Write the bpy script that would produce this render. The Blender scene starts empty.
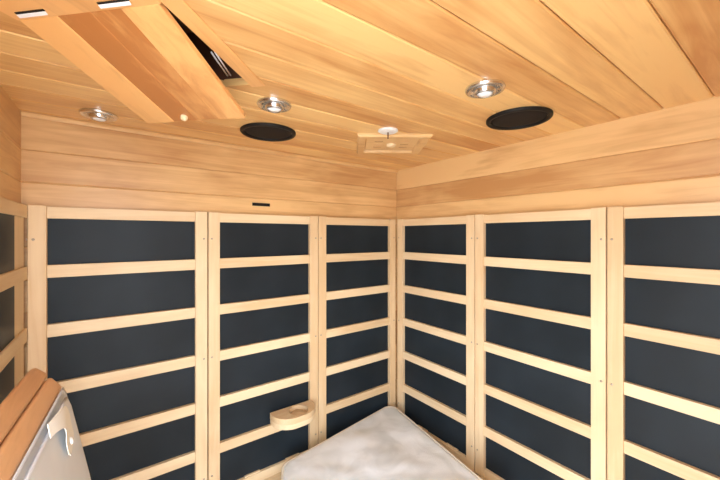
import bpy, bmesh, math, random
from mathutils import Vector, Matrix
random.seed(7)
S = bpy.context.scene
COL = S.collection

# ------------------------------------------------------------------ camera
CZ = 1.474                       # eye height; camera stands at x=0, y=0 in the doorway
cam = bpy.data.cameras.new('camera')
cam.sensor_width = 36.0
cam.lens = 36.0 * 331.0 / 720.0
cam.shift_y = -4.5 / 720.0
cam.clip_start = 0.02
camo = bpy.data.objects.new('camera', cam)
camo.location = (0, 0, CZ)
camo.rotation_euler = (math.pi / 2, 0, math.radians(53.66 - 90))
COL.objects.link(camo)
S.camera = camo

# ------------------------------------------------------------------ world and light
W = bpy.data.worlds.new('world')
S.world = W
W.use_nodes = True
nt = W.node_tree
bg = nt.nodes['Background']
tc = nt.nodes.new('ShaderNodeTexCoord')
sx = nt.nodes.new('ShaderNodeSeparateXYZ')
cr = nt.nodes.new('ShaderNodeValToRGB')
cr.color_ramp.elements[0].position = 0.42
cr.color_ramp.elements[0].color = (0.55, 0.56, 0.56, 1)
cr.color_ramp.elements[1].position = 0.62
cr.color_ramp.elements[1].color = (0.86, 0.96, 1.12, 1)
mp = nt.nodes.new('ShaderNodeMath'); mp.operation = 'MULTIPLY_ADD'
mp.inputs[1].default_value = 0.5; mp.inputs[2].default_value = 0.5
nt.links.new(tc.outputs['Generated'], sx.inputs[0])
nt.links.new(sx.outputs['Z'], mp.inputs[0])
nt.links.new(mp.outputs[0], cr.inputs[0])
nt.links.new(cr.outputs[0], bg.inputs['Color'])
bg.inputs['Strength'].default_value = 6.0

# daylight enters by the open doorway behind the camera: a portal guides the sampling
pl = bpy.data.lights.new('doorway_portal', 'AREA')
pl.shape = 'RECTANGLE'; pl.size = 0.60; pl.size_y = 1.78
pl.cycles.is_portal = True
plo = bpy.data.objects.new('doorway_portal', pl)
plo.location = (-0.03, 0.09, 0.91)
plo.location = (-0.035, 0.07, 0.91)
plo.rotation_euler = (math.radians(90), 0, math.radians(-45))   # faces +x +y, into the room
COL.objects.link(plo)

vs = S.view_settings
vs.view_transform = 'Standard'; vs.look = 'None'; vs.gamma = 1.0
vs.use_curve_mapping = False
vs.exposure = 1.27

# ------------------------------------------------------------------ materials
def principled(name, col, rough=0.5, metal=0.0, spec=0.5):
    m = bpy.data.materials.new(name); m.use_nodes = True
    b = m.node_tree.nodes['Principled BSDF']
    b.inputs['Base Color'].default_value = (*col, 1)
    b.inputs['Roughness'].default_value = rough
    b.inputs['Metallic'].default_value = metal
    b.inputs['Specular IOR Level'].default_value = spec
    return m

def wood(name, dark, light, axis, rough=0.42, tone=0.35, coat=0.0, knots=False):
    """procedural timber; grain runs along the given local axis, each board shifted by its seed"""
    m = principled(name, light, rough)
    t = m.node_tree; N = t.nodes; L = t.links
    b = N['Principled BSDF']
    b.inputs['Coat Weight'].default_value = coat
    b.inputs['Coat Roughness'].default_value = 0.28
    co = N.new('ShaderNodeTexCoord')
    at = N.new('ShaderNodeAttribute'); at.attribute_name = 'seed'
    sc = N.new('ShaderNodeVectorMath'); sc.operation = 'SCALE'; sc.inputs['Scale'].default_value = 9.0
    ad = N.new('ShaderNodeVectorMath'); ad.operation = 'ADD'
    L.new(at.outputs['Vector'], sc.inputs[0]); L.new(co.outputs['Object'], ad.inputs[0]); L.new(sc.outputs[0], ad.inputs[1])
    def mapped(along, across):
        mpn = N.new('ShaderNodeMapping')
        s = [across] * 3; s['xyz'.index(axis)] = along
        mpn.inputs['Scale'].default_value = s
        L.new(ad.outputs[0], mpn.inputs['Vector'])
        return mpn
    n1 = N.new('ShaderNodeTexNoise'); n1.inputs['Scale'].default_value = 1.0
    n1.inputs['Detail'].default_value = 5; n1.inputs['Roughness'].default_value = 0.6
    n1.inputs['Distortion'].default_value = 1.2
    L.new(mapped(2.2, 38).outputs[0], n1.inputs['Vector'])
    n2 = N.new('ShaderNodeTexNoise'); n2.inputs['Scale'].default_value = 1.0
    n2.inputs['Detail'].default_value = 3; n2.inputs['Distortion'].default_value = 0.6
    L.new(mapped(2.8, 8).outputs[0], n2.inputs['Vector'])
    mx = N.new('ShaderNodeMix'); mx.data_type = 'FLOAT'; mx.inputs[0].default_value = 0.55
    L.new(n1.outputs['Fac'], mx.inputs[2]); L.new(n2.outputs['Fac'], mx.inputs[3])
    sep = N.new('ShaderNodeSeparateXYZ'); L.new(at.outputs['Vector'], sep.inputs[0])
    ma = N.new('ShaderNodeMath'); ma.operation = 'MULTIPLY_ADD'
    ma.inputs[1].default_value = tone; ma.inputs[2].default_value = -tone * 0.5
    L.new(sep.outputs['X'], ma.inputs[0])
    ms = N.new('ShaderNodeMath'); ms.operation = 'ADD'
    L.new(mx.outputs[0], ms.inputs[0]); L.new(ma.outputs[0], ms.inputs[1])
    rp = N.new('ShaderNodeValToRGB')
    rp.color_ramp.elements[0].position = 0.33; rp.color_ramp.elements[0].color = (*dark, 1)
    rp.color_ramp.elements[1].position = 0.64; rp.color_ramp.elements[1].color = (*light, 1)
    L.new(ms.outputs[0], rp.inputs[0])
    out = rp.outputs[0]
    if knots:
        v = N.new('ShaderNodeTexVoronoi'); v.inputs['Scale'].default_value = 1.0
        L.new(mapped(2.6, 7).outputs[0], v.inputs['Vector'])
        kr = N.new('ShaderNodeValToRGB')
        kr.color_ramp.elements[0].position = 0.03; kr.color_ramp.elements[0].color = (1, 1, 1, 1)
        kr.color_ramp.elements[1].position = 0.075; kr.color_ramp.elements[1].color = (0, 0, 0, 1)
        L.new(v.outputs['Distance'], kr.inputs[0])
        mk = N.new('ShaderNodeMix'); mk.data_type = 'RGBA'
        L.new(kr.outputs[0], mk.inputs[0]); L.new(out, mk.inputs[6])
        mk.inputs[7].default_value = (dark[0] * .55, dark[1] * .45, dark[2] * .4, 1)
        out = mk.outputs[2]
    L.new(out, b.inputs['Base Color'])
    bp = N.new('ShaderNodeBump'); bp.inputs['Strength'].default_value = 0.12; bp.inputs['Distance'].default_value = 0.002
    L.new(n1.outputs['Fac'], bp.inputs['Height']); L.new(bp.outputs[0], b.inputs['Normal'])
    return m

CED_D, CED_L = (0.52, 0.27, 0.10), (0.80, 0.53, 0.245)
CEI_D, CEI_L = (0.54, 0.24, 0.07), (0.86, 0.555, 0.225)
PAL_D, PAL_L = (0.72, 0.51, 0.28), (0.86, 0.68, 0.43)
M = {}
for a in 'xyz':
    M['wall_' + a] = wood('cedar_wall_' + a, CED_D, CED_L, a, 0.45, 0.30, 0.15)
    M['pale_' + a] = wood('hemlock_' + a, PAL_D, PAL_L, a, 0.5, 0.25)
M['ceil_x'] = wood('cedar_ceiling', CEI_D, CEI_L, 'x', 0.4, 0.55, 0.35)
M['hatch_x'] = wood('cedar_hatch', (0.46, 0.18, 0.05), (0.84, 0.46, 0.17), 'x', 0.34, 0.55, 0.9)
M['brown_y'] = wood('brown_rail_wood', (0.42, 0.20, 0.08), (0.72, 0.42, 0.20), 'y', 0.4, 0.4, 0.2)
M['bench_x'] = wood('bench_wood', PAL_D, PAL_L, 'x', 0.5, 0.3)
M['black'] = principled('black_plastic', (0.008, 0.008, 0.008), 0.55, 0, .25)
M['black_mesh'] = principled('black_speaker_mesh', (0.010, 0.009, 0.009), 0.75, 0, .25)
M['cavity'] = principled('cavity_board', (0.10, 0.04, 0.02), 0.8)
M['chrome'] = principled('chrome', (0.74, 0.77, 0.82), 0.22, 1.0)
M['steel'] = principled('satin_steel', (0.88, 0.90, 0.94), 0.35, 0.15)
M['white'] = principled('white_plastic', (0.85, 0.85, 0.84), 0.4)
M['screw'] = principled('screw_metal', (0.45, 0.38, 0.30), 0.35, 1.0)
M['floor'] = principled('floor_tile', (0.62, 0.58, 0.53), 0.5)
M['glass'] = principled('lamp_glass', (0.86, 0.88, 0.90), 0.12)

def heater_mat():
    m = principled('dark_heater_film', (0.03, 0.036, 0.045), 0.42, 0, 0.15)
    t = m.node_tree; N = t.nodes; L = t.links; b = N['Principled BSDF']
    co = N.new('ShaderNodeTexCoord')
    n = N.new('ShaderNodeTexNoise'); n.inputs['Scale'].default_value = 5; n.inputs['Detail'].default_value = 2
    L.new(co.outputs['Object'], n.inputs['Vector'])
    r = N.new('ShaderNodeValToRGB')
    r.color_ramp.elements[0].position = 0.35; r.color_ramp.elements[0].color = (0.015, 0.021, 0.026, 1)
    r.color_ramp.elements[1].position = 0.7; r.color_ramp.elements[1].color = (0.021, 0.030, 0.038, 1)
    L.new(n.outputs['Fac'], r.inputs[0]); L.new(r.outputs[0], b.inputs['Base Color'])
    return m
M['heater'] = heater_mat()

def fabric_mat(name, c0, c1, scale, bump):
    m = principled(name, c1, 0.85, 0, 0.2)
    t = m.node_tree; N = t.nodes; L = t.links; b = N['Principled BSDF']
    co = N.new('ShaderNodeTexCoord')
    n = N.new('ShaderNodeTexNoise'); n.inputs['Scale'].default_value = scale; n.inputs['Detail'].default_value = 4
    n.inputs['Distortion'].default_value = 1.0
    L.new(co.outputs['Object'], n.inputs['Vector'])
    r = N.new('ShaderNodeValToRGB')
    r.color_ramp.elements[0].position = 0.36; r.color_ramp.elements[0].color = (*c0, 1)
    r.color_ramp.elements[1].position = 0.60; r.color_ramp.elements[1].color = (*c1, 1)
    L.new(n.outputs['Fac'], r.inputs[0]); L.new(r.outputs[0], b.inputs['Base Color'])
    n2 = N.new('ShaderNodeTexNoise'); n2.inputs['Scale'].default_value = 350; L.new(co.outputs['Object'], n2.inputs['Vector'])
    bp = N.new('ShaderNodeBump'); bp.inputs['Strength'].default_value = bump; bp.inputs['Distance'].default_value = 0.002
    L.new(n2.outputs['Fac'], bp.inputs['Height']); L.new(bp.outputs[0], b.inputs['Normal'])
    return m
M['mat'] = fabric_mat('mottled_white_cover', (0.75, 0.80, 0.80), (0.92, 0.97, 0.98), 7, 0.3)
M['piping'] = principled('cream_piping', (0.85, 0.80, 0.68), 0.7)
M['cushion'] = fabric_mat('white_cushion_cover', (0.66, 0.70, 0.74), (0.74, 0.79, 0.83), 4, 0.15)
M['strap'] = principled('cream_strap', (0.86, 0.85, 0.78), 0.6, 0, .2)
M['snap'] = principled('snap_button', (0.95, 0.93, 0.88), 0.2)

# ------------------------------------------------------------------ mesh helpers
def new_bm():
    bm = bmesh.new()
    bm.loops.layers.float_color.new('seed')
    return bm

def seed_faces(bm, faces, s=None):
    lay = bm.loops.layers.float_color['seed']
    s = s or (random.random(), random.random(), random.random(), 1)
    for f in faces:
        for l in f.loops: l[lay] = s

def box(bm, lo, hi, bev=0.0, seg=2, mtx=None, seed=None):
    v0 = len(bm.verts)
    old = set(bm.faces)
    r = bmesh.ops.create_cube(bm, size=1.0)
    c = [(a + b) / 2 for a, b in zip(lo, hi)]; d = [b - a for a, b in zip(lo, hi)]
    for v in r['verts']:
        v.co = Vector([c[i] + v.co[i] * d[i] for i in range(3)])
    if bev > 0:
        es = list({e for v in r['verts'] for e in v.link_edges})
        bmesh.ops.bevel(bm, geom=es, offset=bev, segments=seg, profile=0.6, affect='EDGES')
    nf = [f for f in bm.faces if f not in old]
    if mtx is not None:
        for v in {v for f in nf for v in f.verts}: v.co = mtx @ v.co
    seed_faces(bm, nf, seed)
    return nf

def lathe(bm, prof, seg=40, at=(0, 0, 0), smooth=True):
    """profile of (radius, z) spun about z"""
    old = set(bm.faces); rings = []
    for r, z in prof:
        if r < 1e-6: rings.append([bm.verts.new((at[0], at[1], at[2] + z))])
        else: rings.append([bm.verts.new((at[0] + r * math.cos(2 * math.pi * k / seg), at[1] + r * math.sin(2 * math.pi * k / seg), at[2] + z)) for k in range(seg)])
    for a, b in zip(rings, rings[1:]):
        for k in range(seg):
            k2 = (k + 1) % seg
            if len(a) == 1 and len(b) == 1: continue
            if len(a) == 1: f = bm.faces.new((a[0], b[k], b[k2]))
            elif len(b) == 1: f = bm.faces.new((a[k], b[0], a[k2]))
            else: f = bm.faces.new((a[k], b[k], b[k2], a[k2]))
            f.smooth = smooth
    nf = [f for f in bm.faces if f not in old]
    bmesh.ops.recalc_face_normals(bm, faces=nf)
    seed_faces(bm, nf)
    return nf

def prism(bm, pts, z0, z1, bev=0.0, seed=None):
    old = set(bm.faces)
    a = [bm.verts.new((x, y, z0)) for x, y in pts]; b = [bm.verts.new((x, y, z1)) for x, y in pts]
    n = len(pts)
    bm.faces.new(list(reversed(a))); top = bm.faces.new(b)
    for k in range(n): bm.faces.new((a[k], a[(k + 1) % n], b[(k + 1) % n], b[k]))
    nf = [f for f in bm.faces if f not in old]
    bmesh.ops.recalc_face_normals(bm, faces=nf)
    if bev:
        es = list({e for f in nf for e in f.edges if len({v.co.z for v in e.verts}) == 1})
        bmesh.ops.bevel(bm, geom=es, offset=bev, segments=2, profile=0.6, affect='EDGES')
        nf = [f for f in bm.faces if f not in old]
    seed_faces(bm, nf, seed)
    return nf

def tube(bm, pts, rad, seg=10):
    pts = [Vector(p) for p in pts]; old = set(bm.faces); rings = []
    for i, p in enumerate(pts):
        d = (pts[min(i + 1, len(pts) - 1)] - pts[max(i - 1, 0)]).normalized()
        u = d.cross(Vector((0, 0, 1)));
        if u.length < 1e-3: u = d.cross(Vector((1, 0, 0)))
        u.normalize(); w = d.cross(u)
        rings.append([bm.verts.new(p + rad * (math.cos(2 * math.pi * k / seg) * u + math.sin(2 * math.pi * k / seg) * w)) for k in range(seg)])
    for a, b in zip(rings, rings[1:]):
        for k in range(seg):
            bm.faces.new((a[k], b[k], b[(k + 1) % seg], a[(k + 1) % seg])).smooth = True
    bm.faces.new(rings[0]); bm.faces.new(list(reversed(rings[-1])))
    nf = [f for f in bm.faces if f not in old]
    bmesh.ops.recalc_face_normals(bm, faces=nf); seed_faces(bm, nf)

def obj(name, bm, mat, parent=None, loc=None):
    me = bpy.data.meshes.new(name); bm.to_mesh(me); bm.free()
    me.materials.append(mat if not isinstance(mat, str) else M[mat])
    o = bpy.data.objects.new(name, me); COL.objects.link(o)
    if parent: o.parent = parent
    if loc: o.location = loc
    return o

def tag(o, label=None, cat=None, group=None, kind=None):
    if label: o['label'] = label
    if cat: o['category'] = cat
    if group: o['group'] = group
    if kind: o['kind'] = kind
    return o

def thing(name, label, cat, loc=(0, 0, 0), rz=0, group=None):
    o = bpy.data.objects.new(name, None); COL.objects.link(o)
    o.empty_display_size = 0.05
    o.location = loc; o.rotation_euler = (0, 0, rz)
    return tag(o, label, cat, group)

# ------------------------------------------------------------------ the room (a corner sauna)
XB, YA, XL, YF = 1.273, 1.380, -0.227, -0.118       # right wall, far-left wall, near-left wall, near wall
ZC = CZ + 0.365
QL, QF = 0.31, 0.19                                 # ends of the open doorway set across the near corner

def board_wall(name, p0, p1, thick, axis, label, tones=()):
    """horizontal lining boards from p0 to p1 (x,y), inner face on the line, built outward"""
    bm = new_bm()
    p0, p1 = Vector((*p0, 0)), Vector((*p1, 0))
    d = (p1 - p0); ln = d.length; d.normalize(); n = Vector((0, 0, 1)).cross(d)
    mt = Matrix((( d.x, n.x, 0, p0.x), (d.y, n.y, 0, p0.y), (0, 0, 1, 0), (0, 0, 0, 1)))
    z = ZC; cuts = [ZC + 0.01]
    z = CZ + 0.256
    while z > 0.02:
        cuts.append(z); z -= 0.097
    cuts.append(0.0)
    for i_, (a, b) in enumerate(zip(cuts, cuts[1:])):
        t = tones[i_] if i_ < len(tones) else random.random()
        box(bm, (0, 0, b), (ln, thick, a), 0.0035, 1, mt, (t, random.random(), random.random(), 1))
        box(bm, (0.001, 0.003, b - 0.002), (ln - 0.001, thick - 0.004, b + 0.004), 0, 1, mt, (0, .5, .5, 1))
    return tag(obj(name, bm, M['wall_' + axis]), label, None, None, 'structure')

board_wall('wall_back', (XL - .02, YA), (XB, YA), 0.02, 'x', 'cedar boarded wall left of the corner', (.35, .5, .7))
board_wall('wall_right', (XB, YA + .02), (XB, YF - .02), 0.02, 'y', 'cedar boarded wall right of the corner', (.95, .2, .9))
board_wall('wall_left', (XL, QL), (XL, YA), 0.02, 'y', 'cedar boarded wall at the left edge')
board_wall('wall_front', (XB, YF), (QF, YF), 0.02, 'x', 'cedar boarded wall behind the viewer')

# floor
bm = new_bm(); box(bm, (-2.2, -2.2, -0.05), (XB + .02, YA + .02, 0.0))
tag(obj('floor', bm, 'floor'), None, None, None, 'structure')

# ceiling boards run along x; the hatch opening is cut through them at 45 degrees
E1 = Vector((math.sqrt(.5), math.sqrt(.5), 0)); E2 = Vector((math.sqrt(.5), -math.sqrt(.5), 0))
H0, H1, HL, HR = 0.462, 0.752, -0.648, -0.383
def eh(a, b, z=0.0):
    v = E1 * a + E2 * b; return Vector((v.x, v.y, z))
bm = new_bm()
y = 0.147 - 0.6
tones = [.5, .35, .7, .45, .65, .3, .8, .55, .4, .75, .5, .6, .35, .7, .5, .6, .4, .6, .5, .6, .6]
k = 0
while y < YA + 0.02:
    y1 = min(y + 0.1005, YA + 0.02)
    if y1 > YF - .02:
        y0 = max(y, YF - .02)
        box(bm, (XL - .02, y0 + .0011, ZC), (XB + .02, y1 - .0011, ZC + 0.018), 0.0026, 1, None, (tones[k], random.random(), random.random(), 1))
        box(bm, (XL - .018, y0 - .003, ZC + .007), (XB + .018, y0 + .003, ZC + 0.014), 0, 1, None, (0, .5, .5, 1))
    k += 1; y = y1 if y1 < YA + .02 else 9
ceil = obj('ceiling', bm, 'ceil_x'); tag(ceil, None, None, None, 'structure')
cb = bmesh.new()
pts = [eh(H0, HL), eh(H1, HL), eh(H1, HR), eh(H0, HR)]
lo = [cb.verts.new((p.x, p.y, ZC - .05)) for p in pts]; hi = [cb.verts.new((p.x, p.y, ZC + .08)) for p in pts]
cb.faces.new(lo); cb.faces.new(hi)
for i in range(4): cb.faces.new((lo[i], lo[(i + 1) % 4], hi[(i + 1) % 4], hi[i]))
bmesh.ops.recalc_face_normals(cb, faces=cb.faces)
cme = bpy.data.meshes.new('cutter'); cb.to_mesh(cme); cb.free()
cut = bpy.data.objects.new('cutter', cme); COL.objects.link(cut)
md = ceil.modifiers.new('cut', 'BOOLEAN'); md.operation = 'DIFFERENCE'; md.object = cut; md.solver = 'EXACT'
try: md.use_self = True
except Exception: pass
dg = bpy.context.evaluated_depsgraph_get()
nme = bpy.data.meshes.new_from_object(ceil.evaluated_get(dg), preserve_all_data_layers=True, depsgraph=dg)
ceil.modifiers.clear(); ceil.data = nme; nme.name = 'ceiling'
bpy.data.objects.remove(cut, do_unlink=True)

# slim cornice strip between ceiling and the back wall
bm = new_bm(); box(bm, (XL, YA - .010, ZC - .014), (XB, YA, ZC), 0.003)
tag(obj('trim_1', bm, 'wall_x'), None, None, None, 'structure')

# door frame across the near corner (behind the viewer)
a, b = Vector((XL, QL, 0)), Vector((QF, YF, 0))
bm = new_bm()
d = (b - a).normalized(); n = Vector((0, 0, 1)).cross(d); ln = (b - a).length
mt = Matrix(((d.x, n.x, 0, a.x), (d.y, n.y, 0, a.y), (0, 0, 1, 0), (0, 0, 0, 1)))
box(bm, (-.02, -.05, 0), (.025, -.0, ZC), 0.002, 1, mt); box(bm, (ln - .025, -.05, 0), (ln + .02, 0, ZC), 0.002, 1, mt)
box(bm, (.025, -.05, ZC - .04), (ln - .025, 0, ZC), 0.002, 1, mt)
tag(obj('door_1', bm, 'wall_z'), None, None, None, 'structure')

# ------------------------------------------------------------------ heater panels
TOP, BOT = 0.090, -1.022                            # relative to eye height
OPT, PITCH, OPH = 0.0515, 0.179, 0.1405
ST, DEEP = 0.041, 0.029
def heater_panel(label, loc, rz, w, sl=ST, sr=ST, DEEP=0.029, over=False):
    t = thing('heater_panel', label, 'heater panel', loc, rz, 'infrared heater panels lining the walls')
    H = CZ; zt, zb = TOP, BOT; z0 = -BOT             # local z=0 at the panel's foot
    for x0, x1 in ((0, sl), (w - sr, w)):
        bm = new_bm(); box(bm, (x0, .007 if over and x0 > 0 else 0, 0), (x1, DEEP, zt - zb), 0.0022); obj('stile', bm, 'pale_z', t)
    def rail(za, zb_, nm='rail'):
        bm = new_bm(); box(bm, (sl, 0.0 if over else 0.004, za + z0), (w if over else w - sr, .0068 if over else DEEP - .004, zb_ + z0), 0.0015)
        return obj(nm, bm, 'pale_x', t)
    rail(OPT, TOP - .003)
    for k in range(1, 6): rail(OPT - PITCH * k, OPT - PITCH * (k - 1) - OPH)
    br = rail(BOT, OPT - PITCH * 5 - OPH)
    zt2 = OPT - PITCH * 5 - OPH + z0
    for cx in (w * .36, w * .74):
        bm = new_bm(); box(bm, (cx - .032, .008, zt2 - .001), (cx + .032, DEEP - .012, zt2 + .005), .001); obj('retaining_tab', bm, 'pale_x', t)
    bm = new_bm(); box(bm, (sl - .012, DEEP - .0115, .012), (w - sr + .012, DEEP - .0075, zt - zb - .014)); obj('heater_sheet', bm, 'heater', t)
    for x in (.012, w - .012):
        for z in (-.012, -.464, -.916):
            bm = new_bm()
            lathe(bm, [(0, .0014), (.0026, .0012), (.0036, .0004), (.0038, -.0008)], 12)
            bmesh.ops.transform(bm, matrix=Matrix.Translation((x, -.0002, z + z0)) @ Matrix.Rotation(math.pi / 2, 4, 'X'), verts=bm.verts)
            obj('screw', bm, 'screw', t)
    return t
ZB = CZ + BOT
gp = 0.002
yA, xB = 1.350, 1.243
heater_panel('wide dark heater panel left of the cup holder panel, nearest the left wall', (-.209, yA, ZB), 0, .279 - gp + .209)
heater_panel('dark heater panel with the round wooden cup holder fixed on it', (.279 + gp, yA, ZB), 0, .754 - gp - .279 - gp)
heater_panel('dark heater panel just left of the room corner, right of the cup holder', (.754 + gp, yA, ZB), 0, 1.236 - .754 - gp)
R90 = -math.pi / 2
heater_panel('narrow looking dark heater panel just right of the room corner', (xB, 1.344, ZB), R90, 1.344 - .857 - gp)
heater_panel('middle dark heater panel of the right wall, between corner panel and edge panel', (xB, .857 - gp, ZB), R90, .857 - .380 - 2 * gp)
heater_panel('dark heater panel cut by the right edge of the photo', (xB, .380 - gp, ZB), R90, .380 + .100)
heater_panel('heater panel on the left wall seen edge on behind the brown backrest', (-.2085, .86, ZB), -R90, 1.346 - .86, ST, 0.125, 0.018, True)

# ------------------------------------------------------------------ bench
bench = thing('corner_bench', 'pale wooden bench wrapping the walls below the heater panels', 'bench', (0, 0, 0))
BZ = CZ - 1.024
outline = [(XL + .001, .45), (.15, .45), (.45, .66), (.66, .66), (.66, YF + .001), (XB - .001, YF + .001), (XB - .001, YA - .001), (XL + .001, YA - .001)]
bm = new_bm(); prism(bm, outline, BZ - .03, BZ - .001, .003); obj('seat_board', bm, 'bench_x', bench)
def fascia(p, q, n):
    bm = new_bm(); p, q = Vector((*p, 0)), Vector((*q, 0)); d = (q - p); ln = d.length; d.normalize(); nn = Vector((0, 0, 1)).cross(d)
    mt = Matrix(((d.x, nn.x, 0, p.x), (d.y, nn.y, 0, p.y), (0, 0, 1, 0), (0, 0, 0, 1)))
    for k in range(4): box(bm, (.0, .02, .001 + k * .104), (ln, .035, min(.001 + (k + 1) * .104, BZ - .031)), .002, 1, mt)
    obj('front_board', bm, 'bench_x', bench)
fascia((XL + .005, .45), (.15, .45), 0); fascia((.15, .45), (.45, .66), 0); fascia((.46, .66), (.64, .66), 0); fascia((.66, .64), (.66, YF + .01), 0)

# ------------------------------------------------------------------ white seat mat in the corner
def rounded(poly, rads, seg=8):
    out = []; n = len(poly)
    for i in range(n):
        p = Vector(poly[i]); a = (Vector(poly[i - 1]) - p).normalized(); b = (Vector(poly[(i + 1) % n]) - p).normalized()
        ang = a.angle(b); r = rads[i]; t = r / math.tan(ang / 2)
        s, e = p + a * t, p + b * t; c = p + (a + b).normalized() * (r / math.sin(ang / 2))
        a0 = math.atan2(*(s - c).yx); a1 = math.atan2(*(e - c).yx)
        dd = (a1 - a0 + math.pi) % (2 * math.pi) - math.pi
        for k in range(seg + 1):
            t_ = a0 + dd * k / seg; out.append((c.x + r * math.cos(t_), c.y + r * math.sin(t_)))
    return out
mat_poly = rounded([(1.190, 1.333), (.530, 1.232), (.33, .79), (1.068, .60)], [.042, .05, .05, .05], 10)
cx = sum(p[0] for p in mat_poly) / len(mat_poly); cy = sum(p[1] for p in mat_poly) / len(mat_poly)
TH = 0.122
mt_thing = thing('seat_cushion', 'mottled white seat cushion with cream piping pushed into the bench corner', 'cushion', (cx, cy, BZ))
bm = new_bm()
# dense outline resample
dense = []
for i in range(len(mat_poly)):
    a = Vector(mat_poly[i]); b = Vector(mat_poly[(i + 1) % len(mat_poly)]); m_ = max(1, int((b - a).length / .02))
    for k in range(m_): dense.append(a.lerp(b, k / m_))
n = len(dense); rings = []
from mathutils import noise
def wr(x, y):
    p = Vector((x * 6, y * 6, 0)); q = Vector((x * 15, y * 15, 3.3))
    return .010 * noise.noise(p) + .005 * noise.noise(q)
steps = [(1.0, 0.002), (1.012, .02), (1.014, .06), (1.008, .1), (1.0, TH - .008), (.985, TH - .002)] + [(s, TH) for s in (.96, .93, .9, .86, .82, .77, .72, .66, .6, .54, .48, .42, .36, .3, .24, .18, .12, .06)]
for s, z in steps:
    ring = []
    for p in dense:
        x = (p.x - cx) * s; y = (p.y - cy) * s; zz = z
        if s < .985: zz += wr(x, y) * min(1, (1 - s) * 9) + .004 * min(1, (1 - s) * 3)
        ring.append(bm.verts.new((x, y, zz)))
    rings.append(ring)
for a, b in zip(rings, rings[1:]):
    for k in range(n): bm.faces.new((a[k], a[(k + 1) % n], b[(k + 1) % n], b[k])).smooth = True
c0 = bm.verts.new((0, 0, TH + wr(0, 0) + .004))
for k in range(n): bm.faces.new((rings[-1][k], rings[-1][(k + 1) % n], c0)).smooth = True
bm.faces.new(list(reversed(rings[0])))
bmesh.ops.recalc_face_normals(bm, faces=bm.faces)
obj('cover', bm, 'mat', mt_thing)
bm = new_bm(); tube(bm, [((p.x - cx) * 1.006, (p.y - cy) * 1.006, TH - .006) for p in dense + dense[:1]], .0042, 8)
obj('piping', bm, 'piping', mt_thing)

# ------------------------------------------------------------------ backrest leaning on the left wall, with strapped cushion
SK = .06
def bx(y): return SK * (y - .9)
br = thing('backrest', 'brown wooden backrest leaning by the left wall behind a white cushion', 'backrest', (0, 0, BZ))
Y0, Y1 = .47, .90
def sweep(bm, prof, y0=Y0, y1=Y1, segs=10, round_end=0.012, base=CZ - BZ):
    """profile (x, z rel. to the eye) carried along the slightly skewed y direction, ends eased"""
    old = set(bm.faces); mx_ = sum(p[0] for p in prof) / len(prof); mz = sum(p[1] for p in prof) / len(prof)
    st = [(y0, .8), (y0 + round_end * .4, .95), (y0 + round_end, 1)] + [(y0 + round_end + (y1 - y0 - 2 * round_end) * k / segs, 1) for k in range(1, segs)] + [(y1 - round_end, 1), (y1 - round_end * .4, .95), (y1, .8)]
    R = []
    for y_, s in st:
        R.append([bm.verts.new((mx_ + (x - mx_) * s + bx(y_), y_, base + mz + (z - mz) * s)) for x, z in prof])
    m_ = len(prof)
    for a, b in zip(R, R[1:]):
        for k in range(m_): bm.faces.new((a[k], a[(k + 1) % m_], b[(k + 1) % m_], b[k]))
    bm.faces.new(R[0]); bm.faces.new(list(reversed(R[-1])))
    nf = [f for f in bm.faces if f not in old]
    bmesh.ops.recalc_face_normals(bm, faces=nf); seed_faces(bm, nf)
def rr(p, q, th, r=.006):
    """rounded bar section: front face from p to q, thickness th behind"""
    p, q = Vector(p), Vector(q); d = (q - p).normalized(); nrm = Vector((d.y, -d.x))
    if nrm.x > 0: nrm = -nrm
    c = [p, q, q + nrm * th, p + nrm * th]
    return rounded([tuple(v) for v in c], [r] * 4, 4)
bm = new_bm(); sweep(bm, rr((-.129, -.255), (-.107, -.277), .018)); obj('slat', bm, 'brown_y', br)
bm = new_bm(); sweep(bm, rr((-.106, -.280), (-.086, -.308), .018)); obj('slat', bm, 'brown_y', br)
bm = new_bm(); sweep(bm, rr((-.128, -.285), (-.034, -1.018), .012, .003), Y0 + .02, Y1 - .02); obj('back_board', bm, 'brown_y', br)

cu = thing('cushion', 'smooth white backrest cushion with a strap and snap button hanging at lower left', 'cushion', (0, 0, BZ))
def cush_x(z): return -.080 + (-.304 - z) * .165
prof = []
zs = [-.300 - i * (.66 / 22) for i in range(23)]
for i, z in enumerate(zs):
    u_ = i / 22; bul = .006 * math.sin(math.pi * u_) - (.004 if i in (0, 22) else 0)
    prof.append((cush_x(z) + bul, z))
back = [(cush_x(z) - (.008 + .016 * min(1, max(0, i - 1) / 5)) - (0 if 0 < i < 22 else -.006), z) for i, z in enumerate(zs)]
prof = prof + list(reversed(back))
bm = new_bm(); sweep(bm, prof, Y0 + .01, Y1 - .004, 14, .02)
for f in bm.faces: f.smooth = True
cb_ = obj('cover', bm, 'cushion', cu)
# seam piping along the cushion's upper edge
bm = new_bm(); tube(bm, [(cush_x(-.318) + .001 + bx(y_), y_, CZ - BZ - .318) for y_ in [Y0 + .03 + i * .036 for i in range(11)]], .0028, 8)
obj('piping', bm, 'cushion', cu)
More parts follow.
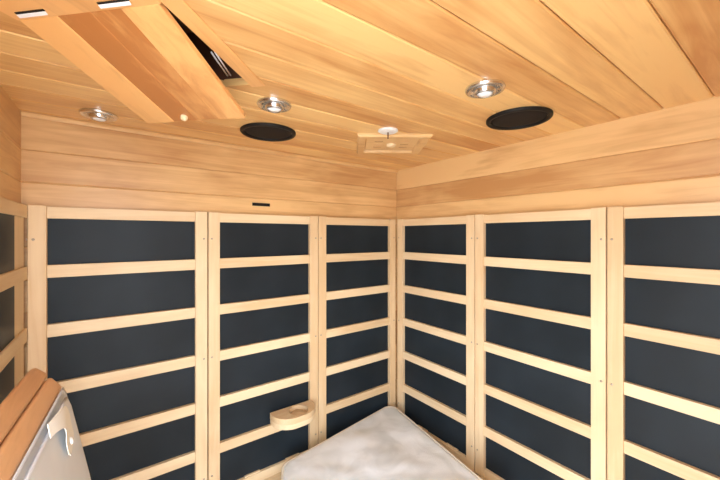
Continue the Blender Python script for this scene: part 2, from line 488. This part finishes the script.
# strap: flat band from the rail over the cushion
path = [(.700, -.304, .007), (.730, -.306, .012), (.760, -.314, .014), (.778, -.332, .012), (.787, -.358, .009), (.793, -.384, .008)]
def smooth_path(P, n=28):
    out = []
    for i in range(n + 1):
        t_ = i / n * (len(P) - 1); k = min(int(t_), len(P) - 2); f = t_ - k
        g_ = lambda j: P[max(0, min(len(P) - 1, j))]
        out.append(tuple(.5 * ((2 * g_(k)[c]) + (-g_(k - 1)[c] + g_(k + 1)[c]) * f + (2 * g_(k - 1)[c] - 5 * g_(k)[c] + 4 * g_(k + 1)[c] - g_(k + 2)[c]) * f * f + (-g_(k - 1)[c] + 3 * g_(k)[c] - 3 * g_(k + 1)[c] + g_(k + 2)[c]) * f ** 3) for c in range(3)))
    return out
sp = smooth_path(path); bm = new_bm(); R = []
for i, (y_, z_, off) in enumerate(sp):
    a = sp[max(0, i - 1)]; b = sp[min(len(sp) - 1, i + 1)]
    d = Vector((b[0] - a[0], b[1] - a[1])).normalized(); w = Vector((-d.y, d.x)) * (.0105 + .018 * abs(d.y))
    if i >= len(sp) - 2: w *= .75
    ring = []
    for s_, o_ in ((-1, 0), (-1, .0012), (1, .0012), (1, 0)):
        yy = y_ + w.x * s_; zz = z_ + w.y * s_
        ring.append(bm.verts.new((cush_x(zz) + bx(yy) + off + o_, yy, CZ - BZ + zz)))
    R.append(ring)
for a, b in zip(R, R[1:]):
    for k in range(4): bm.faces.new((a[k], a[(k + 1) % 4], b[(k + 1) % 4], b[k]))
bm.faces.new(R[0]); bm.faces.new(list(reversed(R[-1]))); bmesh.ops.recalc_face_normals(bm, faces=bm.faces); seed_faces(bm, bm.faces)
stp = obj('strap', bm, 'strap', cu)
bm = new_bm(); lathe(bm, [(0, .003), (.004, .0028), (.0062, .0014), (.0066, -.001)], 20)
bmesh.ops.transform(bm, matrix=Matrix.Translation((cush_x(-.368) + bx(.785) + .0112, .785, CZ - BZ - .368)) @ Matrix.Rotation(math.radians(80), 4, 'Y'), verts=bm.verts)
obj('snap_button', bm, 'snap', stp)

# ------------------------------------------------------------------ cup holder on the back wall
ch = thing('cup_holder', 'pale wooden half round cup holder fixed low on the heater panel', 'cup holder', (.617, yA, CZ - .782))
out_pts = [(-.096, -.001), (-.096, -.022)]
out_pts += [(-.096 + .080 - .080 * math.cos(t * math.pi / 20), -.022 - .080 * math.sin(t * math.pi / 20)) for t in range(1, 11)]
out_pts += [(.096 - .080 + .080 * math.sin(t * math.pi / 20), -.022 - .080 * math.cos(t * math.pi / 20)) for t in range(0, 11)] + [(.096, -.001)]
def plate_with_hole(bm, outer, c, r, z0, z1, seg=40):
    """outer polygon with a round hole, by connecting rings through angular resampling"""
    old = set(bm.faces)
    def hit(ang):
        d = Vector((math.cos(ang), math.sin(ang))); best = None
        for i in range(len(outer)):
            a = Vector(outer[i]); b = Vector(outer[(i + 1) % len(outer)]); e = b - a
            den = d.x * e.y - d.y * e.x
            if abs(den) < 1e-9: continue
            ac = a - Vector(c); t_ = (ac.x * e.y - ac.y * e.x) / den; s_ = (ac.x * d.y - ac.y * d.x) / den
            if t_ > 0 and -1e-6 <= s_ <= 1 + 1e-6 and (best is None or t_ < best): best = t_
        return Vector(c) + d * best
    angs = sorted([2 * math.pi * k / seg for k in range(seg)] + [math.atan2(p[1] - c[1], p[0] - c[0]) % (2 * math.pi) for p in outer])
    A = []
    for a_ in angs:
        if not A or a_ - A[-1] > 1e-3: A.append(a_)
    m_ = len(A); o = [hit(a_) for a_ in A]; i_ = [Vector(c) + r * Vector((math.cos(a_), math.sin(a_))) for a_ in A]
    V = lambda L_, z: [bm.verts.new((p.x, p.y, z)) for p in L_]
    ob, ot, ib, it = V(o, z0), V(o, z1), V(i_, z0), V(i_, z1)
    for k in range(m_):
        j = (k + 1) % m_
        bm.faces.new((ot[k], ot[j], it[j], it[k])); bm.faces.new((ob[k], ib[k], ib[j], ob[j]))
        bm.faces.new((ob[k], ob[j], ot[j], ot[k])); bm.faces.new((ib[k], it[k], it[j], ib[j]))
    nf = [f for f in bm.faces if f not in old]; bmesh.ops.recalc_face_normals(bm, faces=nf); seed_faces(bm, nf)
bm = new_bm(); plate_with_hole(bm, out_pts, (.012, -.052), .041, .010, .034); obj('rim', bm, 'pale_x', ch)
bm = new_bm(); prism(bm, [(x * .985, min(-.001, y * .98)) for x, y in out_pts], -.012, .0095, .002); obj('base', bm, 'pale_x', ch)
bm = new_bm(); lathe(bm, [(0, .022), (.031, .022), (.033, .019), (.033, .009)], 32, (.012, -.052, 0)); obj('cup_rest', bm, 'pale_x', ch)

# black slot on the wall above the second panel
bm = new_bm(); box(bm, (-.038, -.004, -.0065), (.038, -.0002, .0065), .0015)
vo = obj('vent_slot', bm, 'black', None, (.494, YA, CZ + .131)); tag(vo, 'short black slot on the wooden wall above the heater panels', 'vent slot')

# ------------------------------------------------------------------ ceiling lamps
def lamp(x, y, label):
    t = thing('ceiling_light', label, 'ceiling light', (x, y, ZC), 0, 'chrome ceiling lights')
    bm = new_bm(); lathe(bm, [(.046, -.0004), (.047, -.004), (.044, -.009), (.038, -.010), (.034, -.007), (.031, -.003), (.029, -.0004)], 48); obj('trim_ring', bm, 'chrome', t)
    bm = new_bm(); lathe(bm, [(.0285, -.0006), (.027, -.008), (.025, -.015), (.021, -.0185), (.0185, -.0165), (.0175, -.012)], 40); obj('lamp_housing', bm, 'chrome', t)
    bm = new_bm(); lathe(bm, [(.0172, -.010), (.0172, -.0155), (.014, -.019), (.008, -.021), (0, -.0215)], 32); obj('bulb', bm, 'glass', t)
    return t
lamp(-.042, 1.262, 'leftmost chrome ceiling light, near the left wall beside the hatch')
lamp(.352, .878, 'middle chrome ceiling light, between the hatch and a black speaker')
lamp(.732, .475, 'right chrome ceiling light, beside the right black speaker')

# ------------------------------------------------------------------ ceiling speakers
def speaker(x, y, label):
    t = thing('ceiling_speaker', label, 'speaker', (x, y, ZC), 0, 'round black ceiling speakers')
    bm = new_bm(); lathe(bm, [(.094, -.0004), (.094, -.006), (.091, -.0095), (.084, -.0095), (.080, -.006), (.080, -.0004)], 64); obj('rim', bm, 'black', t)
    bm = new_bm(); lathe(bm, [(.0795, -.0006), (.078, -.0035), (.07, -.006), (.05, -.0072), (0, -.008)], 64); obj('grille', bm, 'black_mesh', t)
    return t
speaker(.430, 1.126, 'left round black ceiling speaker, behind the middle chrome light')
speaker(1.004, .536, 'right round black ceiling speaker, near the right wall')

# ------------------------------------------------------------------ sensor disc with hanging probe
def cam2w(f, r): return Vector((.5926 * f + .8055 * r, .8055 * f - .5926 * r, 0))
p = cam2w(1.146, 1.146 * 28 / 331)
sn = thing('sensor', 'small white disc with a short dark probe beside the wooden ceiling plate', 'sensor', (p.x, p.y, ZC))
bm = new_bm(); lathe(bm, [(.034, -.0004), (.035, -.004), (.030, -.007), (.010, -.0085), (0, -.0085)], 40); obj('disc', bm, 'white', sn)
bm = new_bm(); tube(bm, [(0, 0, -.008), (0, 0, -.030)], .0022, 10); obj('probe', bm, 'cavity', sn)

# ------------------------------------------------------------------ square wooden ceiling plate (at 45 degrees)
p = cam2w(1.312, 1.312 * 31 / 331)
pt = thing('ceiling_vent', 'square pale wooden vent plate on the ceiling near the corner', 'vent', (p.x, p.y, ZC), math.radians(-36.34 + 1.5))
hw = .135
bm = new_bm()
def frame_profile(bm, prof):
    """square picture-frame moulding; prof = (half width, z)"""
    old = set(bm.faces); R = []
    for h_, z_ in prof: R.append([bm.verts.new((sx_ * h_, sy_ * h_ * .96, z_)) for sx_, sy_ in ((-1, -1), (1, -1), (1, 1), (-1, 1))])
    for a, b in zip(R, R[1:]):
        for k in range(4): bm.faces.new((a[k], a[(k + 1) % 4], b[(k + 1) % 4], b[k]))
    nf = [f for f in bm.faces if f not in old]; bmesh.ops.recalc_face_normals(bm, faces=nf); seed_faces(bm, nf)
frame_profile(bm, [(hw, -.0004), (hw, -.006), (hw - .006, -.012), (hw - .030, -.012), (hw - .034, -.008), (hw - .036, -.0012), (hw - .036, -.0004)])
obj('frame', bm, 'wall_x', pt)
bm = new_bm(); box(bm, (-hw + .0362, -hw * .96 + .0362, -.0042), (hw - .0362, hw * .96 - .0362, -.0006), 0, 2, None, (.9, .3, .3, 1)); obj('inner_board', bm, 'wall_x', pt)
for sx_ in (-1, 1):
    for j in range(3):
        bm = new_bm(); box(bm, (sx_ * .052 - .016, -.045 + j * .04, -.0056), (sx_ * .052 + .016, -.039 + j * .04, -.0044)); obj('vent_slot', bm, 'brown_y', pt)
bm = new_bm(); lathe(bm, [(.018, -.0044), (.018, -.010), (.015, -.013), (0, -.0135)], 28); obj('knob', bm, 'pale_x', pt)

# ------------------------------------------------------------------ ceiling hatch hanging open, with its frame
RZ45 = math.radians(45)
o0 = eh(H0, (HL + HR) / 2, ZC)
ht = thing('ceiling_hatch', 'slatted orange wooden ceiling hatch hanging open at upper left', 'hatch', tuple(o0), RZ45)
# local: x along the opening (away from hinge), y to the left
hwid = (HR - HL) / 2; hlen = H1 - H0
fr = new_bm()
fw = .036
box(fr, (-.03, -hwid - fw, -.004), (hlen + .006, -hwid - .0005, -.0004), .0015, 1, None, (.75, .3, .6, 1))
obj('frame_strip', fr, 'hatch_x', ht)
fr = new_bm(); box(fr, (-.17, -hwid - .001, -.006), (.0, hwid + .002, -.0004), .0015, 1, None, (.8, .6, .2, 1))
obj('hinge_board', fr, 'hatch_x', ht)
# cavity box above the ceiling
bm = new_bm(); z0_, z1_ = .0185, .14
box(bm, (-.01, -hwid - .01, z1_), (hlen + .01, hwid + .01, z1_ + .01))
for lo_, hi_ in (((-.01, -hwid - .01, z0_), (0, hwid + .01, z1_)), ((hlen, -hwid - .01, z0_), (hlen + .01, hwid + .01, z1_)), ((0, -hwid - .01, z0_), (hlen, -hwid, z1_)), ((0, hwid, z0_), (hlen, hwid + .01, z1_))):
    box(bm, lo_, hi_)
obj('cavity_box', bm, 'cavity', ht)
pitch = math.radians(16.5)
piv = Matrix.Translation((.0015, 0, .0045)) @ Matrix.Rotation(pitch, 4, 'Y')
nb = 4; fullw = 2 * hwid - .006
leaf = bpy.data.objects.new('leaf', None)
tn = [.85, .0, .3, .65]; bd = [0, .28, .52, .74, 1]
bm = new_bm()
for i in range(nb):      # i=0 at the left
    yb = hwid - .003 - bd[i] * fullw; bw = (bd[i + 1] - bd[i]) * fullw
    dz = (-.0015 if i in (0, 3) else .0)
    box(bm, (0, yb - bw, -.010 + dz), (hlen - .006, yb, .0), .0012, 1, piv, (tn[i], random.random(), random.random(), 1))
lf = obj('leaf', bm, 'hatch_x', ht)
bm = new_bm(); lathe(bm, [(.008, 0), (.008, -.006), (.0055, -.009), (0, -.0095)], 20)
bmesh.ops.transform(bm, matrix=piv @ Matrix.Translation((hlen - .022, .018, -.0102)), verts=bm.verts); obj('knob', bm, 'pale_x', lf)
for yy in (.088, -.064):
    bm = new_bm(); box(bm, (-.0028, yy - .027, -.0012), (.0028, yy + .027, .0012), .0005, 1, Matrix.Translation((-.0135, 0, -.0085)) @ Matrix.Rotation(math.radians(28), 4, 'Y'))
    hg = obj('hinge', bm, 'steel', ht)
    bm = new_bm(); box(bm, (-.0195, yy - .028, -.0075), (-.0160, yy + .026, -.0061)); obj('hinge_shadow', bm, 'black', hg)  # thin black strip painted in as the shadow edge along the hinge
bm = new_bm()
for dy in (0, .008): tube(bm, [(.165, -hwid + .014 + dy, .012), (.27, -hwid + .040 + dy, .016)], .0018, 8)
obj('stay_rod', bm, 'steel', ht)
